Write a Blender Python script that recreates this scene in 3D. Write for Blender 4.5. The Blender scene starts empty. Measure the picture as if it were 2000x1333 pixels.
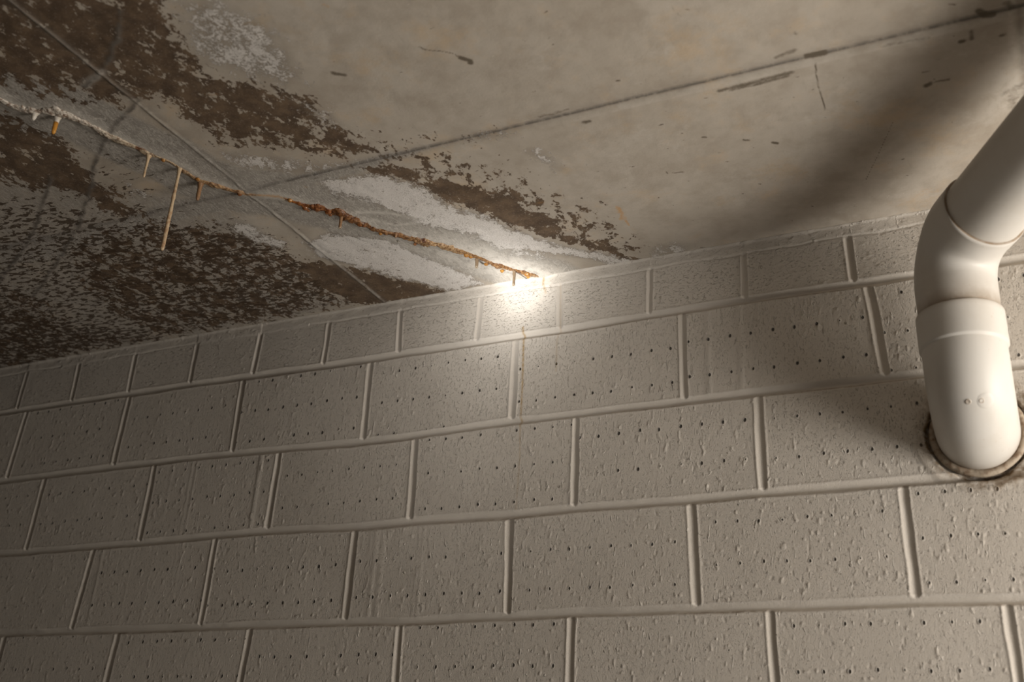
import bpy, bmesh, math, random
import numpy as np
from mathutils import Vector, Matrix

C = bpy.context.scene.collection
random.seed(7)

# ------------------------------------------------------------------ camera
W, H, F = 2000, 1333, 2077.82
CAM = np.array([1.01868, -1.96156, -1.02189])
R = np.array([[0.89870181, 0.43511286, 0.05488028],     # image right
              [-0.13726311, 0.39792008, -0.90709341],   # image down
              [-0.41652597, 0.80767345, 0.41733645]])   # forward
cam_data = bpy.data.cameras.new('camera')
cam_data.sensor_width = 36.0
cam_data.lens = F / W * 36.0
cam_data.dof.use_dof = True
cam_data.dof.focus_distance = 2.33
cam_data.dof.aperture_fstop = 3.2
cam_data.clip_start = 0.02
cam = bpy.data.objects.new('camera', cam_data)
C.objects.link(cam)
cam.matrix_world = Matrix([[R[0][i], -R[1][i], -R[2][i], CAM[i]] for i in range(3)] + [[0, 0, 0, 1]])
bpy.context.scene.camera = cam

# ------------------------------------------------------------------ light and exposure
sc = bpy.context.scene
sc.view_settings.view_transform = 'Standard'
sc.view_settings.look = 'None'
sc.view_settings.exposure = 0.0
sc.view_settings.gamma = 1.0
sc.view_settings.use_curve_mapping = False

world = bpy.data.worlds.new('world')
sc.world = world
world.use_nodes = True
world.node_tree.nodes['Background'].inputs[0].default_value = (1.0, 0.90, 0.80, 1)
world.node_tree.nodes['Background'].inputs[1].default_value = 0.018


def aim(o, loc, target):
    o.location = loc
    o.rotation_euler = (Vector(target) - Vector(loc)).to_track_quat('-Z', 'Y').to_euler()


def area(name, loc, target, sx, sy, power, col):
    l = bpy.data.lights.new(name, 'AREA')
    l.shape = 'RECTANGLE'
    l.size, l.size_y, l.energy, l.color = sx, sy, power, col
    o = bpy.data.objects.new(name, l)
    C.objects.link(o)
    aim(o, loc, target)
    return o


def spot(name, loc, target, angle, blend, power, col, radius):
    l = bpy.data.lights.new(name, 'SPOT')
    l.spot_size, l.spot_blend, l.energy, l.color = math.radians(angle), blend, power, col
    l.shadow_soft_size = radius
    o = bpy.data.objects.new(name, l)
    C.objects.link(o)
    aim(o, loc, target)
    return o


# daylight through the garage opening, low on the right
area('daylight_opening', (2.80, -0.60, -1.04), (0.7, -0.15, 0.0), 1.0, 0.86, 67, (1.0, 0.925, 0.83))
area('fill_light', (2.3, -2.3, -2.38), (0.2, 0.0, -0.2), 1.4, 0.8, 5, (1.0, 0.92, 0.82))  # unseen soft fill, added to brighten the wall from the camera side
# torch held left of the camera and pointed at the end of the crack: hot core and its spill
TORCH = (-0.12, -1.22, -0.90)
for ang, power, aim_z in ((6.5, 92, 0.145), (10.0, 56, 0.147), (15.0, 42, 0.146), (23.0, 22, 0.138), (35.0, 8, 0.12), (54.0, 6, 0.10)):
    spot('torch_beam', TORCH, (0.040 - ang * 0.0012, 0.0, aim_z), ang, 1.0, power, (1.0, 0.975 - ang * 0.0006, 0.935 - ang * 0.0012), 0.012)


# ------------------------------------------------------------------ helpers
def ceil_z(x):
    return 0.1490 - 0.0088 * np.asarray(x, dtype=float)


def ray(x, y):
    return R.T @ np.array([(x - W / 2) / F, (y - H / 2) / F, 1.0])


def on_wall(x, y):
    """metric point of the wall plane measured at a photo position"""
    d = ray(x, y)
    return CAM + d * (-CAM[1] / d[1])


def on_ceil(x, y):
    d = ray(x, y)
    t = (0.149 - 0.0088 * CAM[0] - CAM[2]) / (d[2] + 0.0088 * d[0])
    return CAM + d * t


def cpts(pts):
    return np.array([on_ceil(*q)[:2] for q in pts])


def wpts(pts):
    return np.array([on_wall(*q)[[0, 2]] for q in pts])


def vnoise(x, y, seed=0, octaves=4, gain=0.5):
    """smooth value noise in numpy, about -1..1"""
    rng = np.random.RandomState(seed)
    tab = rng.rand(256, 256) * 2 - 1
    out = np.zeros(np.broadcast(x, y).shape)
    amp, tot = 1.0, 0.0
    for o in range(octaves):
        fx, fy = x * 2 ** o + 17.3 * o, y * 2 ** o + 5.1 * o
        ix, iy = np.floor(fx).astype(int), np.floor(fy).astype(int)
        u, v = fx - ix, fy - iy
        u, v = u * u * (3 - 2 * u), v * v * (3 - 2 * v)
        a = tab[ix % 256, iy % 256]; b = tab[(ix + 1) % 256, iy % 256]
        c = tab[ix % 256, (iy + 1) % 256]; d = tab[(ix + 1) % 256, (iy + 1) % 256]
        out += amp * ((a * (1 - u) + b * u) * (1 - v) + (c * (1 - u) + d * u) * v)
        tot += amp
        amp *= gain
    return out / tot


def sstep(a, b, x):
    t = np.clip((x - a) / (b - a), 0, 1)
    return t * t * (3 - 2 * t)


def seg_dist(X, Y, pts):
    """distance to a polyline and the running parameter (0..1) of the nearest point"""
    pts = np.asarray(pts)
    best = np.full(X.shape, 1e9)
    par = np.zeros(X.shape)
    L = np.concatenate([[0], np.cumsum(np.linalg.norm(np.diff(pts, axis=0), axis=1))])
    for i in range(len(pts) - 1):
        a, b = pts[i], pts[i + 1]
        d = b - a
        l2 = d @ d
        t = np.clip(((X - a[0]) * d[0] + (Y - a[1]) * d[1]) / l2, 0, 1)
        q = np.hypot(X - a[0] - t * d[0], Y - a[1] - t * d[1])
        m = q < best
        best = np.where(m, q, best)
        par = np.where(m, (L[i] + t * math.sqrt(l2)) / L[-1], par)
    return best, par


def poly_sd(X, Y, pts):
    """signed distance to a polygon, positive inside"""
    pts = np.asarray(pts)
    d, _ = seg_dist(X, Y, np.vstack([pts, pts[:1]]))
    ins = np.zeros(X.shape, bool)
    n = len(pts)
    for i in range(n):
        x1, y1 = pts[i]; x2, y2 = pts[(i + 1) % n]
        if y1 == y2:
            continue
        c = ((y1 > Y) != (y2 > Y)) & (X < (x2 - x1) * (Y - y1) / (y2 - y1) + x1)
        ins ^= c
    return np.where(ins, d, -d)


def grid_mesh(name, P, faces_flip=False, attrs=None, mat=None):
    """P: (n, m, 3) array of points -> one smooth mesh object with float attributes"""
    n, m = P.shape[:2]
    me = bpy.data.meshes.new(name)
    me.vertices.add(n * m)
    me.vertices.foreach_set('co', P.reshape(-1).astype(np.float32))
    idx = np.arange(n * m).reshape(n, m)
    q = np.stack([idx[:-1, :-1], idx[1:, :-1], idx[1:, 1:], idx[:-1, 1:]], -1).reshape(-1, 4)
    if faces_flip:
        q = q[:, ::-1]
    me.loops.add(q.size)
    me.loops.foreach_set('vertex_index', q.reshape(-1).astype(np.int32))
    me.polygons.add(len(q))
    me.polygons.foreach_set('loop_start', (np.arange(len(q)) * 4).astype(np.int32))
    me.polygons.foreach_set('use_smooth', np.ones(len(q), bool))
    me.update(calc_edges=True)
    for k, v in (attrs or {}).items():
        if v.ndim == 3:
            a = me.attributes.new(k, 'FLOAT_VECTOR', 'POINT')
            a.data.foreach_set('vector', v.reshape(-1).astype(np.float32))
        else:
            a = me.attributes.new(k, 'FLOAT', 'POINT')
            a.data.foreach_set('value', v.reshape(-1).astype(np.float32))
    if mat:
        me.materials.append(mat)
    o = bpy.data.objects.new(name, me)
    C.objects.link(o)
    return o


class NT:
    """small node-tree writer"""
    def __init__(self, name):
        self.m = bpy.data.materials.new(name)
        self.m.use_nodes = True
        self.t = self.m.node_tree
        self.b = self.t.nodes['Principled BSDF']

    def n(self, typ, **kw):
        nd = self.t.nodes.new(typ)
        for k, v in kw.items():
            setattr(nd, k, v)
        return nd

    def put(self, sock, v):
        if isinstance(v, bpy.types.NodeSocket):
            self.t.links.new(v, sock)
        elif v is not None:
            if isinstance(v, (tuple, list)) and len(v) == 3 and sock.type == 'RGBA':
                v = (*v, 1)
            sock.default_value = v

    def math(self, op, a, b=None, c=None, clamp=False):
        nd = self.n('ShaderNodeMath', operation=op, use_clamp=clamp)
        for i, v in enumerate((a, b, c)):
            if v is not None:
                self.put(nd.inputs[i], v)
        return nd.outputs[0]

    def vmath(self, op, a, b=None):
        nd = self.n('ShaderNodeVectorMath', operation=op)
        self.put(nd.inputs[0], a)
        if b is not None:
            self.put(nd.inputs[1], b)
        return nd.outputs[0]

    def attr(self, name, out='Fac'):
        return self.n('ShaderNodeAttribute', attribute_name=name).outputs[out]

    def pos(self, scale=(1, 1, 1), rot=(0, 0, 0), off=(0, 0, 0)):
        co = self.n('ShaderNodeTexCoord').outputs['Object']
        mp = self.n('ShaderNodeMapping')
        self.put(mp.inputs[0], co)
        mp.inputs['Scale'].default_value = scale
        mp.inputs['Rotation'].default_value = rot
        mp.inputs['Location'].default_value = off
        return mp.outputs[0]

    def noise(self, vec, scale, detail=3, rough=0.5, dist=0.0):
        nd = self.n('ShaderNodeTexNoise')
        self.put(nd.inputs['Vector'], vec)
        nd.inputs['Scale'].default_value = scale
        nd.inputs['Detail'].default_value = detail
        nd.inputs['Roughness'].default_value = rough
        nd.inputs['Distortion'].default_value = dist
        return nd.outputs['Fac']

    def vor(self, vec, scale, feature='F1', rand=1.0):
        nd = self.n('ShaderNodeTexVoronoi', feature=feature)
        self.put(nd.inputs['Vector'], vec)
        nd.inputs['Scale'].default_value = scale
        nd.inputs['Randomness'].default_value = rand
        return nd.outputs['Distance']

    def ss(self, v, a, b, lo=0.0, hi=1.0):
        nd = self.n('ShaderNodeMapRange', interpolation_type='SMOOTHSTEP')
        for i, q in enumerate((v, a, b, lo, hi)):
            self.put(nd.inputs[i], q)
        return nd.outputs[0]

    def mix(self, f, a, b, blend='MIX'):
        nd = self.n('ShaderNodeMix', data_type='RGBA', blend_type=blend)
        self.put(nd.inputs[0], f)
        self.put(nd.inputs[6], a)
        self.put(nd.inputs[7], b)
        return nd.outputs[2]

    def mixf(self, f, a, b):
        nd = self.n('ShaderNodeMix', data_type='FLOAT')
        self.put(nd.inputs[0], f)
        self.put(nd.inputs[2], a)
        self.put(nd.inputs[3], b)
        return nd.outputs[0]

    def bump(self, height, dist, strength=1.0, normal=None):
        nd = self.n('ShaderNodeBump')
        nd.inputs['Strength'].default_value = strength
        nd.inputs['Distance'].default_value = dist
        self.put(nd.inputs['Height'], height)
        if normal is not None:
            self.put(nd.inputs['Normal'], normal)
        return nd.outputs[0]

    def done(self, col, rough=0.7, normal=None, spec=0.4):
        self.put(self.b.inputs['Base Color'], col)
        self.put(self.b.inputs['Roughness'], rough)
        self.b.inputs['Specular IOR Level'].default_value = spec
        if normal is not None:
            self.put(self.b.inputs['Normal'], normal)
        return self.m


# ------------------------------------------------------------------ materials
def wall_material():
    t = NT('painted_blockwork')
    hv = t.n('ShaderNodeAttribute', attribute_name='hole_grid')
    sep = t.n('ShaderNodeSeparateXYZ'); t.put(sep.inputs[0], hv.outputs['Vector'])
    joint, horiz, stain, grime_shade = t.attr('joint'), t.attr('horiz'), t.attr('stain'), t.attr('grime_shade')
    rough_amt = t.attr('texture_amount')
    face = t.math('SUBTRACT', 1.0, joint, clamp=True)
    amt = t.math('MULTIPLY', face, rough_amt)
    # fine orange-peel of thick paint
    p = t.pos()
    fine = t.noise(p, 520, 3, 0.6)
    mid = t.noise(p, 150, 3, 0.6)
    # vertical worms / drags
    pv = t.pos(scale=(1, 1, 0.48))
    ph = t.pos(scale=(0.48, 1, 1.0))
    mv = t.n('ShaderNodeMix', data_type='VECTOR')
    t.put(mv.inputs[0], horiz); t.put(mv.inputs[4], pv); t.put(mv.inputs[5], ph)
    pd = mv.outputs[1]
    worm_n = t.noise(pd, 290, 3, 0.6, 0.9)
    worm = t.ss(worm_n, 0.60, 0.66)
    pit_n = t.noise(t.vmath('ADD', pd, (3.1, 2.2, 7.7)), 250, 3, 0.62, 1.0)
    pit = t.ss(pit_n, 0.625, 0.68)
    where = t.ss(t.noise(p, 22, 2, 0.5), 0.40, 0.60)
    worm = t.math('MULTIPLY', worm, t.mixf(where, 0.35, 1.0))
    big = t.ss(t.noise(t.vmath('ADD', pd, (9.1, 5.2, 1.7)), 100, 2, 0.5, 0.4), 0.67, 0.73)
    # rows of pin holes
    jx = t.math('MULTIPLY', t.math('SUBTRACT', t.noise(p, 14, 0), 0.5), 0.20)
    u = t.math('SUBTRACT', t.math('FRACT', t.math('ADD', sep.outputs[0], jx)), 0.5)
    v = t.math('SUBTRACT', t.math('FRACT', t.math('ADD', sep.outputs[1], t.math('MULTIPLY', jx, 0.5))), 0.5)
    dx = t.math('MULTIPLY', u, 0.044)
    dz = t.math('MULTIPLY', v, 0.080 * 0.72)
    r = t.math('SQRT', t.math('ADD', t.math('MULTIPLY', dx, dx), t.math('MULTIPLY', dz, dz)))
    keep = t.ss(t.noise(p, 31, 0), 0.30, 0.48)
    rad = t.math('MULTIPLY', t.mixf(keep, 0.0010, 0.0026), sep.outputs[2])
    hole = t.ss(r, t.math('MULTIPLY', rad, 0.55), t.math('ADD', t.math('MULTIPLY', rad, 1.25), 0.0001), 1.0, 0.0)
    hole = t.math('MULTIPLY', hole, t.ss(sep.outputs[2], 0.1, 0.4))
    lip = t.math('MULTIPLY', t.ss(r, 0.0018, 0.0050, 1.0, 0.0), sep.outputs[2])
    hole = t.math('MULTIPLY', hole, face)
    lip = t.math('MULTIPLY', lip, face)
    h = t.math('MULTIPLY', fine, 0.30)
    h = t.math('ADD', h, t.math('MULTIPLY', mid, 0.22))
    h = t.math('ADD', h, t.math('MULTIPLY', t.math('MULTIPLY', worm, amt), 0.75))
    h = t.math('SUBTRACT', h, t.math('MULTIPLY', t.math('MULTIPLY', pit, amt), 0.75))
    h = t.math('ADD', h, t.math('MULTIPLY', t.math('MULTIPLY', big, amt), 0.8))
    dash = t.ss(t.noise(t.vmath('MULTIPLY', t.vmath('ADD', pd, (4.4, 1.2, 6.6)), (1.0, 1.0, 0.30)), 210, 1, 0.4, 0.1), 0.70, 0.76)
    h = t.math('ADD', h, t.math('MULTIPLY', t.math('MULTIPLY', dash, amt), 0.8))
    h = t.math('ADD', h, t.math('MULTIPLY', lip, 0.35))
    h = t.math('SUBTRACT', h, t.math('MULTIPLY', hole, 3.0))
    nrm = t.bump(h, 0.0024, 0.95)
    var = t.noise(t.pos(scale=(1, 1, .6)), 4.0, 3, 0.6)
    col = t.mix(var, (0.60, 0.556, 0.498), (0.68, 0.636, 0.578))
    col = t.mix(t.math('MULTIPLY', t.math('MULTIPLY', pit, amt), 0.30), col, (0.34, 0.25, 0.18))
    col = t.mix(t.math('MULTIPLY', hole, 0.93), col, (0.025, 0.018, 0.012))
    sn = t.math('MULTIPLY', stain, t.ss(t.noise(p, 160, 3), 0.25, 0.65, 0.5, 1.0), clamp=True)
    col = t.mix(sn, col, (0.42, 0.27, 0.10))
    gn = t.math('MULTIPLY', grime_shade, t.ss(t.noise(p, 60, 4, 0.65), 0.30, 0.62), clamp=True)
    col = t.mix(gn, col, (0.20, 0.135, 0.075))
    return t.done(col, 0.55, nrm, 0.35)


def ceiling_material():
    t = NT('stained_concrete')
    brown, white, grey = t.attr('brown'), t.attr('white'), t.attr('grey')
    line, dark, rust, pale = t.attr('line'), t.attr('dark'), t.attr('rust'), t.attr('pale')
    fleck = t.attr('fleck')
    p = t.pos()
    a = 0.62
    pr = t.pos(scale=(1.0, 0.75, 1), rot=(0, 0, a))
    cloud = t.noise(p, 3.5, 4, 0.6)
    mott = t.noise(p, 18, 5, 0.65)
    grain = t.noise(p, 420, 2, 0.6)
    col = t.mix(t.ss(cloud, 0.3, 0.7), (0.40, 0.352, 0.292), (0.485, 0.442, 0.385))
    col = t.mix(t.ss(mott, 0.38, 0.68, 0.0, 0.50), col, (0.335, 0.285, 0.23))
    col = t.mix(t.ss(t.noise(p, 11, 6, 0.75), 0.56, 0.70, 0, 0.35), col, (0.56, 0.53, 0.48))
    warm = t.ss(t.noise(p, 7, 5, 0.72), 0.50, 0.72, 0, 0.60)
    col = t.mix(warm, col, (0.50, 0.38, 0.25))
    col = t.mix(t.ss(grain, 0.55, 0.75, 0, 0.14), col, (0.25, 0.22, 0.19))
    # drag scratches
    scr = t.noise(t.pos(scale=(9, 1, 1), rot=(0, 0, 0.35)), 26, 3, 0.6)
    col = t.mix(t.ss(scr, 0.60, 0.75, 0, 0.16), col, (0.27, 0.235, 0.20))
    # smooth grey leached film either side of the crack
    gcol = t.mix(t.noise(t.pos(scale=(1, .5, 1), rot=(0, 0, a)), 60, 4, .7, .8), (0.19, 0.172, 0.152), (0.42, 0.395, 0.355))
    gf = t.ss(t.math('ADD', grey, t.math('MULTIPLY', t.math('SUBTRACT', t.noise(p, 30, 5, 0.7), 0.5), 0.5)), 0.25, 0.75)
    flow = t.noise(t.pos(scale=(1, .30, 1), rot=(0, 0, a)), 120, 5, .6, 2.5)
    gcol = t.mix(t.math('MULTIPLY', t.ss(flow, .52, .56), t.ss(flow, .58, .62, 1.0, 0.0)), gcol, (0.50, 0.47, 0.43))
    gcol = t.mix(t.ss(t.noise(p, 420, 3, .8), .62, .70, 0, .75), gcol, (0.68, 0.65, 0.62))
    gcol = t.mix(t.ss(t.noise(p, 70, 5, .75), .58, .68, 0, .6), gcol, (0.105, 0.085, 0.068))
    col = t.mix(gf, col, gcol)
    # brown algae / dirt islands with crisp ragged edges
    n1 = t.noise(pr, 34, 8, 0.62, 0.35)
    n1b = t.noise(pr, 120, 5, 0.65, 0.2)
    bn = t.math('ADD', t.math('MULTIPLY', n1, 0.62), t.math('MULTIPLY', n1b, 0.38))
    bv = t.math('ADD', bn, t.math('MULTIPLY', t.math('SUBTRACT', brown, 0.5), 0.31))
    bf = t.ss(bv, 0.50, 0.535)
    bcol = t.mix(t.ss(t.noise(p, 26, 5, 0.7), 0.35, 0.68), (0.060, 0.034, 0.017), (0.145, 0.092, 0.052))
    bcol = t.mix(t.ss(t.noise(p, 240, 3, 0.7), 0.55, 0.72, 0, .5), bcol, (0.27, 0.23, 0.19))
    col = t.mix(t.math('MULTIPLY', bf, 0.93), col, bcol)
    # dark flecks along striations
    fn = t.noise(t.pos(scale=(0.45, 1, 1), rot=(0, 0, -0.12)), 95, 4, 0.6, 0.4)
    ff = t.ss(t.math('ADD', fn, t.math('MULTIPLY', t.math('SUBTRACT', fleck, 0.5), 0.36)), 0.52, 0.57)
    col = t.mix(t.math('MULTIPLY', ff, 0.9), col, (0.060, 0.038, 0.022))
    # white efflorescence, grainy
    n2 = t.noise(pr, 48, 8, 0.68, 0.5)
    n2b = t.noise(p, 230, 5, 0.8)
    wn = t.math('ADD', t.math('MULTIPLY', n2, 0.52), t.math('MULTIPLY', n2b, 0.48))
    wv = t.math('ADD', wn, t.math('MULTIPLY', t.math('SUBTRACT', white, 0.5), 0.30))
    wf = t.ss(wv, 0.490, 0.530)
    wf = t.math('MULTIPLY', wf, t.ss(t.noise(p, 520, 3, 0.8), 0.36, 0.50, 0.45, 1.0))
    under = t.ss(white, 0.25, 0.6, 0, 0.55)
    col = t.mix(under, col, (0.23, 0.195, 0.16))
    col = t.mix(t.math('MULTIPLY', wf, 0.92), col, (0.78, 0.75, 0.72))
    # smears, joints, stains
    pf = t.math('MULTIPLY', pale, t.ss(t.noise(pr, 60, 4, 0.7), 0.25, 0.6), clamp=True)
    col = t.mix(pf, col, (0.60, 0.57, 0.52))
    lf = t.math('MULTIPLY', line, t.ss(t.noise(p, 55, 4, 0.7), 0.30, 0.58, 0.35, 1.0), clamp=True)
    col = t.mix(lf, col, (0.125, 0.11, 0.095))
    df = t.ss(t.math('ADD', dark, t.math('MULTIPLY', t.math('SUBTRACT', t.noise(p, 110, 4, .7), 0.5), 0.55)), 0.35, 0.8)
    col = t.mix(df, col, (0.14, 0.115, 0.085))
    rf = t.ss(t.math('ADD', rust, t.math('MULTIPLY', t.math('SUBTRACT', t.noise(p, 130, 4, .7), 0.5), 0.7)), 0.30, 0.9)
    col = t.mix(rf, col, (0.52, 0.27, 0.075))
    h = t.math('MULTIPLY', t.noise(p, 210, 3, 0.7), 0.35)
    h = t.math('ADD', h, t.math('MULTIPLY', wf, 0.35))
    h = t.math('ADD', h, t.math('MULTIPLY', n2b, t.math('MULTIPLY', wf, 0.9)))
    h = t.math('SUBTRACT', h, t.math('MULTIPLY', bf, 0.30))
    h = t.math('ADD', h, t.math('MULTIPLY', t.noise(t.pos(scale=(1, .35, 1), rot=(0, 0, a)), 90, 4, .6, 1.0), t.math('MULTIPLY', gf, 0.7)))
    nrm = t.bump(h, 0.0011, 0.8)
    rough = t.mixf(gf, 0.78, 0.50)
    return t.done(col, rough, nrm, 0.35)


def crust_material(name, ramp, gloss):
    t = NT(name)
    s = t.attr('along')
    p = t.pos()
    s2 = t.math('ADD', s, t.math('MULTIPLY', t.math('SUBTRACT', t.noise(p, 60, 3, .6), 0.5), 0.10))
    cr = t.n('ShaderNodeValToRGB')
    t.put(cr.inputs[0], s2)
    el = cr.color_ramp.elements
    while len(el) > 1:
        el.remove(el[-1])
    el[0].position, el[0].color = ramp[0][0], (*ramp[0][1], 1)
    for q, c in ramp[1:]:
        e = el.new(q); e.color = (*c, 1)
    col = cr.outputs[0]
    streak = t.noise(p, 170, 4, 0.65, 0.5)
    dk = t.mix(1.0, col, (0.38, 0.28, 0.22), 'MULTIPLY')
    lt = t.mix(0.6, col, (0.62, 0.48, 0.33))
    col2 = t.mix(t.ss(streak, 0.38, 0.56), dk, col)
    col2 = t.mix(t.ss(streak, 0.58, 0.75), col2, lt)
    blot = t.ss(t.noise(p, 38, 2, 0.5), 0.60, 0.72)
    col2 = t.mix(t.math('MULTIPLY', blot, t.ss(s, .02, .1)), col2, t.mix(1.0, col, (0.30, 0.16, 0.10), 'MULTIPLY'))
    nrm = t.bump(t.noise(p, 380, 4, 0.7), 0.0012, 0.8)
    m = t.done(col2, gloss, nrm, 0.6)
    return m


def simple_material(name, col, rough, bump_scale=None, bump_d=0.0005, col2=None, cs=30, spec=.5):
    t = NT(name)
    c = col
    p = t.pos()
    if col2 is not None:
        c = t.mix(t.ss(t.noise(p, cs, 4, .6), .4, .68), col, col2)
    n = t.bump(t.noise(p, bump_scale, 3, .6), bump_d, .6) if bump_scale else None
    return t.done(c, rough, n, spec)


def pvc_material():
    t = NT('dusty_white_pvc')
    p = t.pos()
    d = t.ss(t.noise(p, 9, 5, 0.6), 0.40, 0.75, 0, 0.30)
    col = t.mix(d, (0.64, 0.62, 0.585), (0.53, 0.475, 0.40))
    sp = t.ss(t.noise(p, 90, 3, 0.6), 0.66, 0.74, 0, 0.25)
    col = t.mix(sp, col, (0.45, 0.37, 0.28))
    g = t.attr('grime_shade')
    col = t.mix(t.math('MULTIPLY', g, t.ss(t.noise(p, 35, 4, .6), .2, .6, .45, 1), clamp=True), col, (0.22, 0.145, 0.08))  # grime brown, darkened to paint in the shade at the socket rim
    t.b.inputs['Subsurface Weight'].default_value = 0.0
    return t.done(col, 0.46, t.bump(t.noise(p, 60, 2, .5), 0.0003, .4), 0.35)


M_WALL = wall_material()
M_CEIL = ceiling_material()
M_PVC = pvc_material()
M_RUST = crust_material('rusty_calcite', [
    (0.0, (0.34, 0.30, 0.25)), (0.03, (0.26, 0.085, 0.016)), (0.20, (0.17, 0.070, 0.022)), (0.42, (0.24, 0.115, 0.040)),
    (0.62, (0.42, 0.28, 0.145)), (0.72, (0.26, 0.14, 0.055)), (0.95, (0.30, 0.155, 0.055)), (1.0, (0.52, 0.40, 0.24))], 0.24)
M_PALE = crust_material('pale_calcite', [
    (0.0, (0.62, 0.58, 0.52)), (0.36, (0.60, 0.55, 0.48)), (0.50, (0.50, 0.42, 0.31)), (0.66, (0.40, 0.30, 0.19)),
    (0.80, (0.38, 0.24, 0.12)), (0.95, (0.36, 0.22, 0.11)), (1.0, (0.34, 0.30, 0.25))], 0.5)
M_SEAL = simple_material('old_sealant', (0.42, 0.35, 0.27), 0.7, 120, 0.002, (0.20, 0.13, 0.08), 60)
M_FLOOR = simple_material('floor_concrete', (0.30, 0.28, 0.25), 0.8, 60, 0.001, (0.22, 0.20, 0.18), 3)

# ------------------------------------------------------------------ wall
def mono_axis(stops):
    """stops: (start, end, step) runs joined into one increasing axis"""
    out = []
    for a, b, s in stops:
        n = max(1, int(round((b - a) / s)))
        out += list(np.linspace(a, b, n, endpoint=False))
    out.append(stops[-1][1])
    return np.array(out)


PIPE_X, PIPE_Z, PIPE_R = 0.9525, -0.3310, 0.0700

bed_px = [
    [(-60, 818), (0, 808), (375, 752), (700, 706), (930, 670), (1088, 647), (1300, 612), (1475, 584), (1776, 540), (1997, 507)],
    [(-60, 949), (0, 941), (224, 913), (455, 887), (700, 866), (811, 852), (1000, 824), (1350, 784), (1475, 769), (1800, 731), (1997, 713)],
    [(-60, 1087), (0, 1083), (273, 1062), (525, 1038), (700, 1031), (801, 1020), (1000, 1006), (1126, 994), (1350, 978), (1489, 964), (1759, 943), (1997, 926)],
    [(-60, 1241), (0, 1239), (231, 1232), (483, 1223), (700, 1216), (780, 1216), (990, 1206), (1112, 1199), (1350, 1192), (1507, 1187), (1794, 1176), (1966, 1173)]]
perp_px = [
    # top course: bottom, top
    [((35, 792), (52.5, 731)), ((140, 780), (154, 715)), ((250.5, 762), (264.5, 696)), ((371, 745), (385, 675)),
     ((494, 727), (509.6, 652)), ((632, 708), (643, 633)), ((778, 687), (783, 610)), ((932, 657), (937, 603)),
     ((1094, 631), (1093, 558)), ((1268, 605), (1270, 526)), ((1454, 573), (1452, 489)), ((1666, 542), (1654, 465))],
    [((14, 932), (51, 810)), ((221, 911), (252, 780)), ((454, 880), (475, 747)), ((709.5, 848), (724, 711)),
     ((1000, 817), (1008, 666)), ((1336.5, 778), (1332, 614)), ((1729, 729), (1697, 565))],
    [((49, 1080), (87.6, 938)), ((271.5, 1059), (301, 918)), ((522, 1029), (545, 889)), ((800.6, 1013), (811, 855)),
     ((1121, 987), (1126, 817)), ((1491, 955), (1480, 775))],
    [((140, 1227), (182, 1080)), ((391, 1220), (420, 1057)), ((674, 1204), (693.5, 1038)), ((990.5, 1197), (997, 1015)),
     ((1360, 1181), (1350, 988)), ((1790.5, 1176), (1764, 952))],
    [((207, 1333), (229.5, 1244)), ((469, 1333), (489, 1230)), ((772.6, 1333), (781, 1222)), ((1112.5, 1333), (1116, 1209)),
     ((1514, 1333), (1503, 1197)), ((1990, 1333), (1966, 1178))]]


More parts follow.
